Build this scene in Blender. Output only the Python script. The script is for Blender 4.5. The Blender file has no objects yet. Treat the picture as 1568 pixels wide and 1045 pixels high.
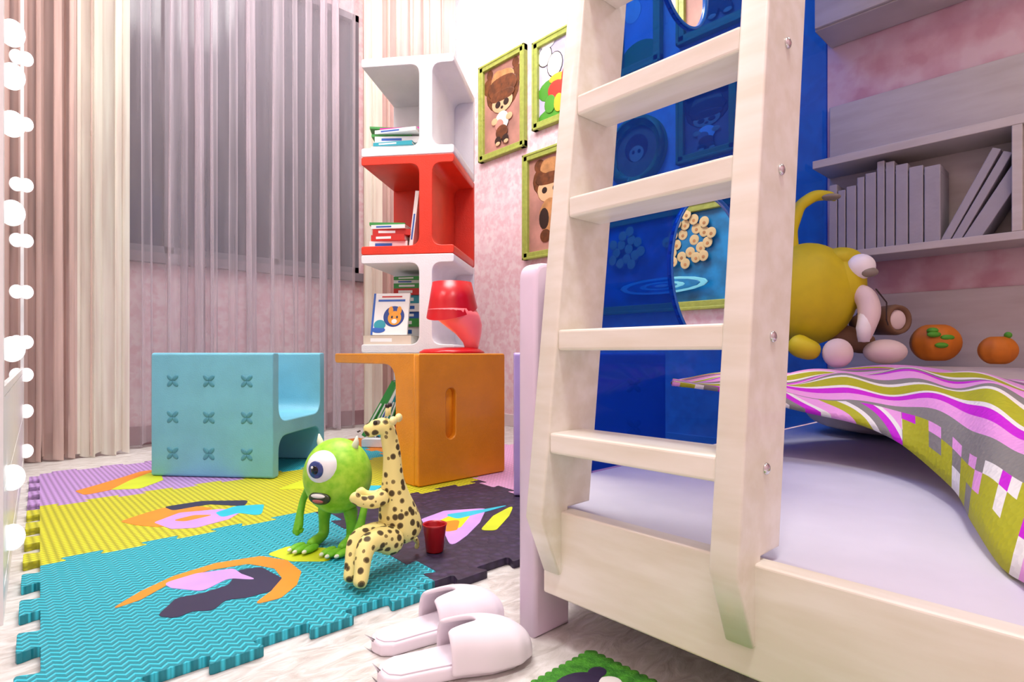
import bpy, math, random
from mathutils import Vector, Matrix
random.seed(7)
scene=bpy.context.scene
try:
    scene.view_settings.view_transform='Standard'
    scene.view_settings.look='None'
except Exception as e: print(e)
COL=scene.collection
A=math.radians(43); RV=Vector((math.cos(A),-math.sin(A),0)); FV=Vector((math.sin(A),math.cos(A),0))
pi=math.pi
# ---------------------------------------------------------------- materials
def hx(h,a=1.0):
    h=h.lstrip('#'); v=[int(h[i:i+2],16)/255 for i in (0,2,4)]
    return tuple((x/12.92 if x<=.04045 else ((x+.055)/1.055)**2.4) for x in v)+(a,)
MATS={}
def base(name):
    m=bpy.data.materials.new(name); m.use_nodes=True
    nt=m.node_tree; b=nt.nodes['Principled BSDF']; return m,nt,b
def N(nt,t,**k):
    n=nt.nodes.new(t)
    for a,v in k.items(): setattr(n,a,v)
    return n
def mat(name,c,rough=.5,var=.06,scale=8,bump=0,bscale=60,metal=0,emit=0,coat=0,c2=None,stretch=None):
    if name in MATS: return MATS[name]
    m,nt,b=base(name); col=hx(c) if isinstance(c,str) else c
    tc=N(nt,'ShaderNodeTexCoord'); mp=N(nt,'ShaderNodeMapping'); nt.links.new(tc.outputs['Object'],mp.inputs[0])
    if stretch: mp.inputs['Scale'].default_value=stretch
    nz=N(nt,'ShaderNodeTexNoise'); nz.inputs['Scale'].default_value=scale; nz.inputs['Detail'].default_value=4
    nt.links.new(mp.outputs[0],nz.inputs['Vector'])
    cr=N(nt,'ShaderNodeValToRGB'); cr.color_ramp.elements[0].position=.35; cr.color_ramp.elements[1].position=.65
    k2=hx(c2) if c2 else tuple(min(1,x*(1+var)) for x in col[:3])+(1,)
    k1=tuple(x*(1-var) for x in col[:3])+(1,) if not c2 else col
    cr.color_ramp.elements[0].color=k1; cr.color_ramp.elements[1].color=k2
    nt.links.new(nz.outputs['Fac'],cr.inputs[0]); nt.links.new(cr.outputs[0],b.inputs['Base Color'])
    b.inputs['Roughness'].default_value=rough; b.inputs['Metallic'].default_value=metal
    b.inputs['Coat Weight'].default_value=coat
    if emit:
        b.inputs['Emission Color'].default_value=col; b.inputs['Emission Strength'].default_value=emit
    if bump:
        n2=N(nt,'ShaderNodeTexNoise'); n2.inputs['Scale'].default_value=bscale; nt.links.new(mp.outputs[0],n2.inputs['Vector'])
        bp=N(nt,'ShaderNodeBump'); bp.inputs['Strength'].default_value=bump; bp.inputs['Distance'].default_value=.01
        nt.links.new(n2.outputs['Fac'],bp.inputs['Height']); nt.links.new(bp.outputs[0],b.inputs['Normal'])
    MATS[name]=m; return m
def ramp(nt,stops,const=False):
    cr=N(nt,'ShaderNodeValToRGB'); e=cr.color_ramp.elements
    while len(e)>1: e.remove(e[-1])
    e[0].position=stops[0][0]; e[0].color=stops[0][1]
    for p,c in stops[1:]:
        q=e.new(p); q.color=c
    if const: cr.color_ramp.interpolation='CONSTANT'
    return cr
def wallpaper(name,cols,sc):
    m,nt,b=base(name); tc=N(nt,'ShaderNodeTexCoord')
    v=N(nt,'ShaderNodeTexVoronoi'); v.inputs['Scale'].default_value=sc; v.feature='SMOOTH_F1'
    nz=N(nt,'ShaderNodeTexNoise'); nz.inputs['Scale'].default_value=sc*1.3; nz.inputs['Detail'].default_value=6
    nt.links.new(tc.outputs['Object'],nz.inputs['Vector'])
    mx=N(nt,'ShaderNodeMix',data_type='VECTOR'); mx.inputs[0].default_value=.12
    nt.links.new(tc.outputs['Object'],mx.inputs[4]); nt.links.new(nz.outputs['Color'],mx.inputs[5])
    nt.links.new(mx.outputs[1],v.inputs['Vector'])
    ad=N(nt,'ShaderNodeMath',operation='MULTIPLY'); nt.links.new(v.outputs['Distance'],ad.inputs[0]); nt.links.new(nz.outputs['Fac'],ad.inputs[1])
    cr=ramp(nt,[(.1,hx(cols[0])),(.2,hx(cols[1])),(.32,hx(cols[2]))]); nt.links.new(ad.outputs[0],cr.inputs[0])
    nt.links.new(cr.outputs[0],b.inputs['Base Color']); b.inputs['Roughness'].default_value=.55
    return m
def floormat():
    m,nt,b=base('cream_stone_floor'); tc=N(nt,'ShaderNodeTexCoord')
    nz=N(nt,'ShaderNodeTexNoise'); nz.inputs['Scale'].default_value=13; nz.inputs['Detail'].default_value=9; nz.inputs['Distortion'].default_value=1.6
    mp=N(nt,'ShaderNodeMapping'); mp.inputs['Scale'].default_value=(1,2.2,1); mp.inputs['Rotation'].default_value=(0,0,.5)
    nt.links.new(tc.outputs['Object'],mp.inputs[0]); nt.links.new(mp.outputs[0],nz.inputs['Vector'])
    cr=ramp(nt,[(.3,hx('#bfb8b0')),(.5,hx('#d6d1cb')),(.65,hx('#e4e0dc'))]); nt.links.new(nz.outputs['Fac'],cr.inputs[0])
    nt.links.new(cr.outputs[0],b.inputs['Base Color']); b.inputs['Roughness'].default_value=.35
    bp=N(nt,'ShaderNodeBump'); bp.inputs['Strength'].default_value=.6; bp.inputs['Distance'].default_value=.01
    nt.links.new(nz.outputs['Fac'],bp.inputs['Height']); nt.links.new(bp.outputs[0],b.inputs['Normal'])
    return m
def curtainmat(name,c,opac,trans=.5,hi=.45):
    m,nt,b=base(name); nt.nodes.remove(b); out=nt.nodes['Material Output']
    tc=N(nt,'ShaderNodeTexCoord'); nz=N(nt,'ShaderNodeTexNoise'); nz.inputs['Scale'].default_value=6
    mp=N(nt,'ShaderNodeMapping'); mp.inputs['Scale'].default_value=(6,1,.3); nt.links.new(tc.outputs['Object'],mp.inputs[0]); nt.links.new(mp.outputs[0],nz.inputs['Vector'])
    col=hx(c); cr=ramp(nt,[(.3,tuple(x*.85 for x in col[:3])+(1,)),(.7,tuple(min(1,x*1.1) for x in col[:3])+(1,))]); nt.links.new(nz.outputs['Fac'],cr.inputs[0])
    d=N(nt,'ShaderNodeBsdfDiffuse'); t=N(nt,'ShaderNodeBsdfTranslucent'); tr=N(nt,'ShaderNodeBsdfTransparent')
    nt.links.new(cr.outputs[0],d.inputs[0]); nt.links.new(cr.outputs[0],t.inputs[0])
    m1=N(nt,'ShaderNodeMixShader'); m1.inputs[0].default_value=trans; nt.links.new(d.outputs[0],m1.inputs[1]); nt.links.new(t.outputs[0],m1.inputs[2])
    m2=N(nt,'ShaderNodeMixShader'); nt.links.new(tr.outputs[0],m2.inputs[1]); nt.links.new(m1.outputs[0],m2.inputs[2])
    lw=N(nt,'ShaderNodeLayerWeight'); lw.inputs[0].default_value=.5
    mr=N(nt,'ShaderNodeMapRange'); mr.inputs['From Min'].default_value=.1; mr.inputs['From Max'].default_value=.75; mr.inputs['To Min'].default_value=opac; mr.inputs['To Max'].default_value=min(1,opac+hi)
    nt.links.new(lw.outputs['Facing'],mr.inputs[0]); nt.links.new(mr.outputs[0],m2.inputs[0]); nt.links.new(m2.outputs[0],out.inputs[0])
    return m
def bluepanel():
    m,nt,b=base('blue_tinted_acrylic'); out=nt.nodes['Material Output']
    nz=N(nt,'ShaderNodeTexNoise'); nz.inputs['Scale'].default_value=2
    cr=ramp(nt,[(.3,hx('#0a58d8')),(.7,hx('#0e68f0'))]); nt.links.new(nz.outputs['Fac'],cr.inputs[0]); nt.links.new(cr.outputs[0],b.inputs['Base Color'])
    b.inputs['Roughness'].default_value=.03
    tr=N(nt,'ShaderNodeBsdfTransparent'); tr.inputs[0].default_value=(.12,.34,.74,1)
    mx=N(nt,'ShaderNodeMixShader'); mx.inputs[0].default_value=.24; nt.links.new(tr.outputs[0],mx.inputs[1]); nt.links.new(b.outputs[0],mx.inputs[2]); nt.links.new(mx.outputs[0],out.inputs[0])
    return m
def eva(name,c,kind):
    m,nt,b=base(name); tc=N(nt,'ShaderNodeTexCoord'); col=hx(c)
    if kind=='zig':
        sp=N(nt,'ShaderNodeSeparateXYZ'); nt.links.new(tc.outputs['Object'],sp.inputs[0])
        p=N(nt,'ShaderNodeMath',operation='PINGPONG'); p.inputs[1].default_value=.012; nt.links.new(sp.outputs[0],p.inputs[0])
        a=N(nt,'ShaderNodeMath',operation='ADD'); nt.links.new(p.outputs[0],a.inputs[0]); nt.links.new(sp.outputs[1],a.inputs[1])
        s=N(nt,'ShaderNodeMath',operation='MULTIPLY'); s.inputs[1].default_value=2*pi/.018; nt.links.new(a.outputs[0],s.inputs[0])
        f=N(nt,'ShaderNodeMath',operation='SINE'); nt.links.new(s.outputs[0],f.inputs[0]); src=f.outputs[0]
        st=[(0,tuple(x*.55 for x in col[:3])+(1,)),(1,tuple(min(1,x*1.3+.02) for x in col[:3])+(1,))]
    else:
        v=N(nt,'ShaderNodeTexVoronoi'); v.inputs['Scale'].default_value=55 if kind=='dot' else 40; v.inputs['Randomness'].default_value=.0 if kind=='dot' else .8
        nt.links.new(tc.outputs['Object'],v.inputs['Vector']); src=v.outputs['Distance']
        st=[(.15,tuple(min(1,x*1.12) for x in col[:3])+(1,)),(.55,tuple(x*.5 for x in col[:3])+(1,))]
    cr=ramp(nt,st); nt.links.new(src,cr.inputs[0]); nt.links.new(cr.outputs[0],b.inputs['Base Color'])
    b.inputs['Roughness'].default_value=.55
    bp=N(nt,'ShaderNodeBump'); bp.inputs['Strength'].default_value=.5; bp.inputs['Distance'].default_value=.004
    nt.links.new(src,bp.inputs['Height']); nt.links.new(bp.outputs[0],b.inputs['Normal'])
    return m
def spots():
    m,nt,b=base('giraffe_spots'); tc=N(nt,'ShaderNodeTexCoord')
    v=N(nt,'ShaderNodeTexVoronoi'); v.inputs['Scale'].default_value=48; v.inputs['Randomness'].default_value=.6
    nt.links.new(tc.outputs['Object'],v.inputs['Vector'])
    cr=ramp(nt,[(0,hx('#4a3d1c')),(.32,hx('#857540')),(.40,hx('#f2e48e'))],True); nt.links.new(v.outputs['Distance'],cr.inputs[0])
    nt.links.new(cr.outputs[0],b.inputs['Base Color']); b.inputs['Roughness'].default_value=.6
    return m
def blanketmat():
    m,nt,b=base('striped_quilt'); tc=N(nt,'ShaderNodeTexCoord'); sp=N(nt,'ShaderNodeSeparateXYZ'); nt.links.new(tc.outputs['UV'],sp.inputs[0])
    Y=hx('#b4b414'); G_=hx('#8a867e'); P=hx('#f0a4de'); M=hx('#cf18d0'); W=hx('#f2ede4')
    seq=[(G_,.05),(P,.06),(M,.05),(W,.02),(Y,.09),(W,.025),(G_,.05),(P,.09),(M,.035),(G_,.03),(W,.03),(Y,.10),(W,.03),(P,.08),(G_,.05),(M,.03),(Y,.08),(W,.03),(P,.07)]
    tot=sum(w for _,w in seq); x=.12; st=[]
    for c,w in seq: st.append((min(.999,x),c)); x+=w/tot*.88
    cr=ramp(nt,st,True)
    ml=N(nt,'ShaderNodeMath',operation='MULTIPLY'); ml.inputs[1].default_value=7; nt.links.new(sp.outputs[0],ml.inputs[0])
    sn=N(nt,'ShaderNodeMath',operation='SINE'); nt.links.new(ml.outputs[0],sn.inputs[0])
    m3=N(nt,'ShaderNodeMath',operation='MULTIPLY_ADD'); m3.inputs[1].default_value=.035; nt.links.new(sn.outputs[0],m3.inputs[0]); nt.links.new(sp.outputs[1],m3.inputs[2])
    nt.links.new(m3.outputs[0],cr.inputs[0])
    mp=N(nt,'ShaderNodeMapping'); mp.inputs['Scale'].default_value=(34,22,1); nt.links.new(tc.outputs['UV'],mp.inputs[0])
    fl=N(nt,'ShaderNodeVectorMath',operation='FLOOR'); nt.links.new(mp.outputs[0],fl.inputs[0])
    wn=N(nt,'ShaderNodeTexWhiteNoise',noise_dimensions='2D'); nt.links.new(fl.outputs[0],wn.inputs['Vector'])
    c2=ramp(nt,[(0,Y),(.4,W),(.55,G_),(.68,P),(.78,Y),(.93,M)],True); nt.links.new(wn.outputs['Value'],c2.inputs[0])
    m5=N(nt,'ShaderNodeMath',operation='MULTIPLY_ADD'); m5.inputs[1].default_value=.5; nt.links.new(sp.outputs[1],m5.inputs[0]); nt.links.new(sp.outputs[0],m5.inputs[2])
    fr=N(nt,'ShaderNodeMath',operation='MODULO'); fr.inputs[1].default_value=.16; nt.links.new(m5.outputs[0],fr.inputs[0])
    dv=N(nt,'ShaderNodeMath',operation='DIVIDE'); dv.inputs[1].default_value=.16; nt.links.new(fr.outputs[0],dv.inputs[0])
    c3=ramp(nt,[(0,P),(.15,Y),(.35,W),(.45,G_),(.62,M),(.78,W),(.88,P)],True); nt.links.new(dv.outputs[0],c3.inputs[0])
    gt=N(nt,'ShaderNodeMath',operation='GREATER_THAN'); gt.inputs[1].default_value=.44; nt.links.new(sp.outputs[0],gt.inputs[0])
    mx0=N(nt,'ShaderNodeMix',data_type='RGBA'); nt.links.new(gt.outputs[0],mx0.inputs[0]); nt.links.new(c3.outputs[0],mx0.inputs[6]); nt.links.new(c2.outputs[0],mx0.inputs[7])
    lt=N(nt,'ShaderNodeMath',operation='LESS_THAN'); lt.inputs[1].default_value=.125; nt.links.new(sp.outputs[1],lt.inputs[0])
    mx=N(nt,'ShaderNodeMix',data_type='RGBA'); nt.links.new(lt.outputs[0],mx.inputs[0]); nt.links.new(cr.outputs[0],mx.inputs[6]); nt.links.new(mx0.outputs[2],mx.inputs[7])
    nt.links.new(mx.outputs[2],b.inputs['Base Color']); b.inputs['Roughness'].default_value=.7
    v=N(nt,'ShaderNodeTexVoronoi'); v.inputs['Scale'].default_value=90; nt.links.new(tc.outputs['Object'],v.inputs['Vector'])
    bp=N(nt,'ShaderNodeBump'); bp.inputs['Strength'].default_value=.4; bp.inputs['Distance'].default_value=.004; nt.links.new(v.outputs['Distance'],bp.inputs['Height']); nt.links.new(bp.outputs[0],b.inputs['Normal'])
    return m
WALLP=wallpaper('pink_wallpaper',('#efc8cf','#f4d6dc','#f9e6e8'),19); WALLB=wallpaper('shaded_pink_wallpaper',('#d39ea4','#deb2b6','#e6c6c6'),9)  # second paper, bunk side: larger pattern, the bunk's dimness put into its colours
FLOOR=floormat(); BLUE=bluepanel()
WOOD=mat('pale_birch_wood','#ebe4d2',.38,scale=5,c2='#f6f1e5',stretch=(6,1,6),coat=.15)
WOODG=mat('birch_panel','#c4bab0',.5,scale=4,c2='#cfc7be',stretch=(1,1,6))
WHITE=mat('white_gloss','#f4f2f0',.3,.02); LAV=mat('lavender_lacquer','#f0dcf0',.35,.03)
ORANGE=mat('orange_plastic','#e8901a',.35,.06,bump=.15,bscale=180); RED=mat('red_plastic','#e6361a',.35,.06,bump=.15,bscale=180)
WPL=mat('white_plastic','#efedee',.35,.03,bump=.15,bscale=180); TEAL=mat('teal_plastic','#76c0d6',.35,.05,bump=.12,bscale=180)
TEALD=mat('teal_stamp_shade','#4e98ac',.4,.05); LAVP=mat('lavender_plastic','#b9a0dc',.35,.05)  # darker stamp colour stands in for shade in pressed-in marks
# ---------------------------------------------------------------- mesh helpers
def link(o,par=None):
    COL.objects.link(o)
    if par: o.parent=par
    return o
def empty(name,loc=(0,0,0),rz=0):
    e=bpy.data.objects.new(name,None); e.location=loc; e.rotation_euler=(0,0,rz); e.empty_display_size=.1; COL.objects.link(e); return e
class MB:
    def __init__(s): s.v=[];s.f=[];s.m=[];s.mats=[];s.sm=[]
    def mi(s,m):
        if m not in s.mats: s.mats.append(m)
        return s.mats.index(m)
    def add(s,vs,fs,m,M=None,smooth=False):
        o=len(s.v); i=s.mi(m)
        for v in vs: s.v.append((M@Vector(v)) if M else Vector(v))
        for f in fs: s.f.append([o+k for k in f]); s.m.append(i); s.sm.append(smooth)
    def box(s,a,b,m,M=None):
        x0,y0,z0=a;x1,y1,z1=b
        s.add([(x0,y0,z0),(x1,y0,z0),(x1,y1,z0),(x0,y1,z0),(x0,y0,z1),(x1,y0,z1),(x1,y1,z1),(x0,y1,z1)],
              [(0,3,2,1),(4,5,6,7),(0,1,5,4),(1,2,6,5),(2,3,7,6),(3,0,4,7)],m,M)
    def sph(s,c,r,m,M=None,nu=24,nv=14,pw=1):
        vs=[];fs=[]
        def sg(x): return math.copysign(abs(x)**pw,x)
        for j in range(nv+1):
            ph=-pi/2+pi*j/nv
            for i in range(nu):
                th=2*pi*i/nu
                vs.append((c[0]+r[0]*sg(math.cos(ph))*sg(math.cos(th)),c[1]+r[1]*sg(math.cos(ph))*sg(math.sin(th)),c[2]+r[2]*sg(math.sin(ph))))
        for j in range(nv):
            for i in range(nu):
                a=j*nu+i;b=j*nu+(i+1)%nu; fs.append((a,b,b+nu,a+nu))
        s.add(vs,fs,m,M,True)
    def loft(s,rings,m,M=None,n=28,cap=True,smooth=True):
        vs=[];fs=[]
        for r in rings:
            for i in range(n):
                th=2*pi*i/n; vs.append((r[0]+r[3]*math.cos(th),r[1]+r[4]*math.sin(th),r[2]))
        for j in range(len(rings)-1):
            for i in range(n):
                a=j*n+i;b=j*n+(i+1)%n; fs.append((a,b,b+n,a+n))
        if cap:
            fs.append(tuple(reversed(range(n)))); fs.append(tuple(range((len(rings)-1)*n,len(rings)*n)))
        s.add(vs,fs,m,M,smooth)
    def obj(s,name,par=None,bevel=0,loc=(0,0,0),rz=0):
        me=bpy.data.meshes.new(name); me.from_pydata([tuple(v) for v in s.v],[],s.f)
        for m in s.mats: me.materials.append(m)
        for p,i,q in zip(me.polygons,s.m,s.sm): p.material_index=i; p.use_smooth=q
        me.update(); o=bpy.data.objects.new(name,me); link(o,par); o.location=loc; o.rotation_euler=(0,0,rz)
        if bevel:
            b=o.modifiers.new('b','BEVEL'); b.width=bevel; b.segments=3; b.limit_method='ANGLE'
        return o
def box(name,a,b,m,par=None,bevel=.003):
    k=MB(); k.box(a,b,m); return k.obj(name,par,bevel)
def rpoly(pts,rad,n=6):
    out=[];L=len(pts)
    for i in range(L):
        p=Vector(pts[i]);a=Vector(pts[i-1]);b=Vector(pts[(i+1)%L]); r=rad[i] if isinstance(rad,(list,tuple)) else rad
        if r<=0: out.append(tuple(p)); continue
        u=(a-p).normalized(); w=(b-p).normalized(); ang=u.angle(w); d=min(r/math.tan(ang/2),(a-p).length*.49,(b-p).length*.49)
        p0=p+u*d;p1=p+w*d
        for k in range(n+1):
            t=k/n; q=p0*(1-t)**2+p*2*t*(1-t)+p1*t*t; out.append(tuple(q))
    return out
def extr(name,outl,depth,m,M=Matrix(),bevel=0,par=None):
    cu=bpy.data.curves.new(name,'CURVE'); cu.dimensions='2D'; cu.fill_mode='BOTH'
    for pl in outl:
        sp=cu.splines.new('POLY'); sp.points.add(len(pl)-1)
        for i,p in enumerate(pl): sp.points[i].co=(p[0],p[1],0,1)
        sp.use_cyclic_u=True
    cu.extrude=max(depth/2-bevel,0); cu.bevel_depth=bevel; cu.bevel_resolution=2; cu.offset=-bevel
    t=bpy.data.objects.new('tmp',cu); COL.objects.link(t); bpy.context.view_layer.update()
    dg=bpy.context.evaluated_depsgraph_get(); me=bpy.data.meshes.new_from_object(t.evaluated_get(dg)); bpy.data.objects.remove(t)
    me.name=name; me.materials.clear(); me.materials.append(m); me.transform(M)
    o=bpy.data.objects.new(name,me); link(o,par); return o
def prof(origin,th,off):
    w=Vector((math.cos(th),math.sin(th),0)); u=Vector((0,0,1)); n=w.cross(u)
    M=Matrix((w,u,n)).transposed().to_4x4(); M.translation=Vector(origin)+n*off; return M
def skin(name,vr,ed,m,par=None,sub=2):
    me=bpy.data.meshes.new(name); me.from_pydata([v[:3] for v in vr],ed,[]); me.materials.append(m)
    o=bpy.data.objects.new(name,me); link(o,par)
    o.modifiers.new('s','SKIN').use_smooth_shade=True
    for i,v in enumerate(vr):
        r=v[3]; o.data.skin_vertices[0].data[i].radius=(r,r)
    o.data.skin_vertices[0].data[0].use_root=True
    q=o.modifiers.new('ss','SUBSURF'); q.levels=sub; q.render_levels=sub
    return o
def chain(n,s=0): return [(s+i,s+i+1) for i in range(n-1)]
# ---------------------------------------------------------------- room
XR=2.95; YF=4.05; XL=-.65; YN=-2.3; H=3.75
box('floor',(XL-.1,YN-.1,-.1),(XR+.1,YF+.1,0),FLOOR,bevel=0)
box('ceiling',(XL-.1,YN-.1,H),(XR+.1,YF+.1,H+.1),mat('ceiling_paint','#f7f4f2',.8,.02),bevel=0)
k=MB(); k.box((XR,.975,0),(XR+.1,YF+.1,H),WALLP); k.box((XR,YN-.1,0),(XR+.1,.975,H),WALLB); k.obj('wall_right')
box('wall_left',(XL-.1,YN,0),(XL,YF+.1,H),WALLP,bevel=0)
box('wall_near',(XL-.1,YN-.1,0),(XR,YN,H),WALLP,bevel=0)
k=MB(); wx0,wx1,wz0,wz1=.2,2.16,1.157,3.15
k.box((XL,YF,0),(XR,YF+.1,wz0),WALLP);k.box((XL,YF,wz1),(XR,YF+.1,H),WALLP)
k.box((XL,YF,wz0),(wx0,YF+.1,wz1),WALLP);k.box((wx1,YF,wz0),(XR,YF+.1,wz1),WALLP); k.obj('wall_far')
k=MB(); FR=mat('window_frame_grey','#77747e',.4); GL=mat('night_window_glass','#4a4c58',.15,.1,scale=2)
k.box((wx0,YF+.05,wz0),(wx1,YF+.06,wz1),GL)
for x in (wx0,.85,1.5,wx1-.05): k.box((x,YF+.0,wz0),(x+.05,YF+.05,wz1),FR)
k.box((wx0,YF,wz0),(wx1,YF+.05,wz0+.05),FR);k.box((wx0,YF,wz1-.05),(wx1,YF+.05,wz1),FR)
k.box((wx0-.1,YF-.06,wz0-.06),(wx1+.05,YF,wz0-.0),mat('sill_grey','#8a8088',.5)); k.obj('window_1')
box('baseboard_far',(XL,YF-.02,0),(XR,YF,.11),mat('baseboard_rose','#b08a90',.5))
box('baseboard_right',(XR-.02,1.0,0),(XR,YF-.02,.09),mat('baseboard_white','#ead9d9',.5))
# curtains
def curtain(name,x0,x1,y,z0,z1,folds,amp,m,seed,par=None,flare=.0):
    rnd=random.Random(seed); nx=int(folds*18); nz=26; vs=[];fs=[]
    ph=[rnd.uniform(0,6.28) for _ in range(5)]
    for j in range(nz+1):
        z=z0+(z1-z0)*j/nz; tz=j/nz
        for i in range(nx+1):
            u=i/nx
            a=2*pi*folds*(u+.022*math.sin(2*pi*2.3*u+ph[0])+.010*math.sin(2*pi*5*u+ph[1]+tz*1.0))
            w=math.sin(a)*.85+.22*math.sin(2*a+ph[2]+tz)
            am=amp*(.75+.4*math.sin(2*pi*3.1*u+ph[3]))*(1.08-.3*tz)
            x=x0+(x1-x0)*u+.45*am*math.sin(2*a)+flare*(1-tz)**3*(u-.5)
            vs.append((x,y+am*w,z+ (.012*math.sin(a+1) if j==0 else 0)))
    for j in range(nz):
        for i in range(nx):
            p=j*(nx+1)+i; fs.append((p,p+1,p+nx+2,p+nx+1))
    k=MB(); k.add(vs,fs,m,None,True); return k.obj(name,par)
SH=curtainmat('grey_sheer','#e0d4dc',.25,.2,.62); PE=curtainmat('peach_voile','#f3d8ce',.6,.3,.4); CR=curtainmat('cream_voile','#fff2e4',.85,.3,.15)
def cp(o,e):
    o.parent=e; o.matrix_parent_inverse=Matrix.Translation(-Vector(e.location)); return o
CT=3.62
e=empty('sheer_curtain',(1.3,3.89,1.5))
cp(curtain('panel',.62,2.05,3.89,.02,CT,12,.066,SH,3),e)
e=empty('peach_curtain',(.4,3.74,1.5))
cp(curtain('panel',.17,.46,3.74,.015,CT,4,.06,PE,5),e); cp(curtain('lining',.38,.615,3.72,.012,CT,2.5,.045,CR,8),e)
e=empty('peach_curtain',(2.5,3.8,1.5))
cp(curtain('panel',2.09,2.92,3.85,.02,CT,8,.06,PE,11),e); cp(curtain('lining',2.07,2.22,3.80,.02,CT,2,.035,CR,9),e)
box('trim_1',(.1,3.68,CT),(2.94,3.96,CT+.05),WHITE)
# ---------------------------------------------------------------- mirror wardrobe on the left
e=empty('vanity_mirror_wardrobe')
def wl(y): return -.06+.062*y
k=MB(); y0,y1=1.55,3.62
def slab(k,ya,yb,za,zb,d0,d1,m):
    k.add([(wl(ya)+d0,ya,za),(wl(ya)+d1,ya,za),(wl(yb)+d1,yb,za),(wl(yb)+d0,yb,za),(wl(ya)+d0,ya,zb),(wl(ya)+d1,ya,zb),(wl(yb)+d1,yb,zb),(wl(yb)+d0,yb,zb)],
          [(0,3,2,1),(4,5,6,7),(0,1,5,4),(1,2,6,5),(2,3,7,6),(3,0,4,7)],m)
slab(k,y0,y1,0,2.6,-.54,-.012,WHITE); o=k.obj('body',e)
k=MB(); MIR=mat('mirror_silver',(.9,.9,.9,1),.02,.0,metal=1); slab(k,y0+.051,y1-.051,.481,2.499,-.0115,-.002,MIR); k.obj('mirror',e)
k=MB()
for (a,b,c,d) in ((y0,y0+.05,0,2.6),(y1-.05,y1,0,2.6),(y0+.05,y1-.05,0,.06),(y0+.05,y1-.05,.46,.48),(y0+.05,y1-.05,2.5,2.6)): slab(k,a,b,c,d,-.0115,.004,WHITE)
dw=(y1-y0-.1)/3
for i in range(3):
    for (za,zb) in ((.064,.255),(.262,.456)): slab(k,y0+.053+dw*i,y0+.047+dw*(i+1),za,zb,-.0115,.003,WHITE)
k.obj('frame',e)
BULB=mat('bulb_frosted','#ffffff',.4,.0,emit=.7)
k=MB()
for z in (1.29,1.19,1.08,.874,.559,.262,.124,1.6,1.9): 
    k.sph((wl(1.76)+.012,1.76,z),(.024,.03,.03),BULB)
for z in (1.32,1.065,.83,.6,.283,.10,1.6,1.9,.45): k.sph((wl(3.45)+.015,3.45,z),(.026,.032,.032),BULB)
k.obj('bulbs',e)
# ---------------------------------------------------------------- foam puzzle mat
MT=.02
e=empty('foam_puzzle_mat')
cols=[.07,.78,1.49,2.2]; rows=[1.10,1.85,2.57,3.25]
def P(x,y): return (x+.062*(y-1.1),y)
def toothed(p,q,n,s):
    p=Vector(p);q=Vector(q); d=(q-p); L=d.length; d/=L; nn=Vector((-d.y,d.x))*s; pts=[p]
    c=L/n; h=.034
    for i in range(n):
        m_=(i+.5)*c; b0=.19*c; b1=.27*c
        for (t,o) in ((m_-b0,0),(m_-b1,h),(m_+b1,h),(m_+b0,0)): pts.append(p+d*t+nn*o)
    return rpoly([tuple(x) for x in pts]+[tuple(q),tuple(q+nn)],[0]+[.006]*(4*n)+[0,0],2)[:-2]
hE={};vE={}
for r in range(4):
    for c in range(3): hE[r,c]=toothed(P(cols[c],rows[r]),P(cols[c+1],rows[r]),4,(-1 if (r+c)%2==0 else 1) if r else -1)
for c in range(4):
    for r in range(3): vE[r,c]=toothed(P(cols[c],rows[r]),P(cols[c],rows[r+1]),4,1 if c==0 else (-1 if (r+c)%2 else 1))
Zc=eva('foam_cyan','#20b4c6','zig'); Yc=eva('foam_yellow','#d8d424','dot'); Pc=eva('foam_purple','#c79cda','dot'); Dc=eva('foam_dark_purple','#3a2b4c','cell'); Kc=eva('foam_pink','#f0b0dc','dot'); Oc=eva('foam_orange','#f08a1e','dot')
tm={(0,0):Zc,(0,1):Dc,(0,2):Kc,(1,0):Yc,(1,1):Yc,(1,2):Kc,(2,0):Pc,(2,1):Zc,(2,2):Oc}
for (r,c),m in tm.items():
    en=P(cols[c+1],rows[r+1]); poly=hE[r,c]+[P(cols[c+1],rows[r])]+vE[r,c+1]+[en]+hE[r+1,c][::-1]+[P(cols[c],rows[r+1])]+vE[r,c][::-1]
    pl=[]
    for p in poly:
        if not pl or (Vector(p)-Vector(pl[-1])).length>1e-4: pl.append(tuple(p))
    if (Vector(pl[0])-Vector(pl[-1])).length<1e-4: pl.pop()
    extr('tile_%d%d'%(r,c),[pl],MT,m,Matrix.Translation((0,0,MT/2)),.0015,e)
FO=mat('foam_fig_orange','#ee8c1c',.5);FL=mat('foam_fig_lavender','#c89ae0',.5);FB=mat('foam_fig_black','#2e2244',.5);FY=mat('foam_fig_lime','#cfdc20',.5);FC=mat('foam_fig_cyan','#2cbcd0',.5)
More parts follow.
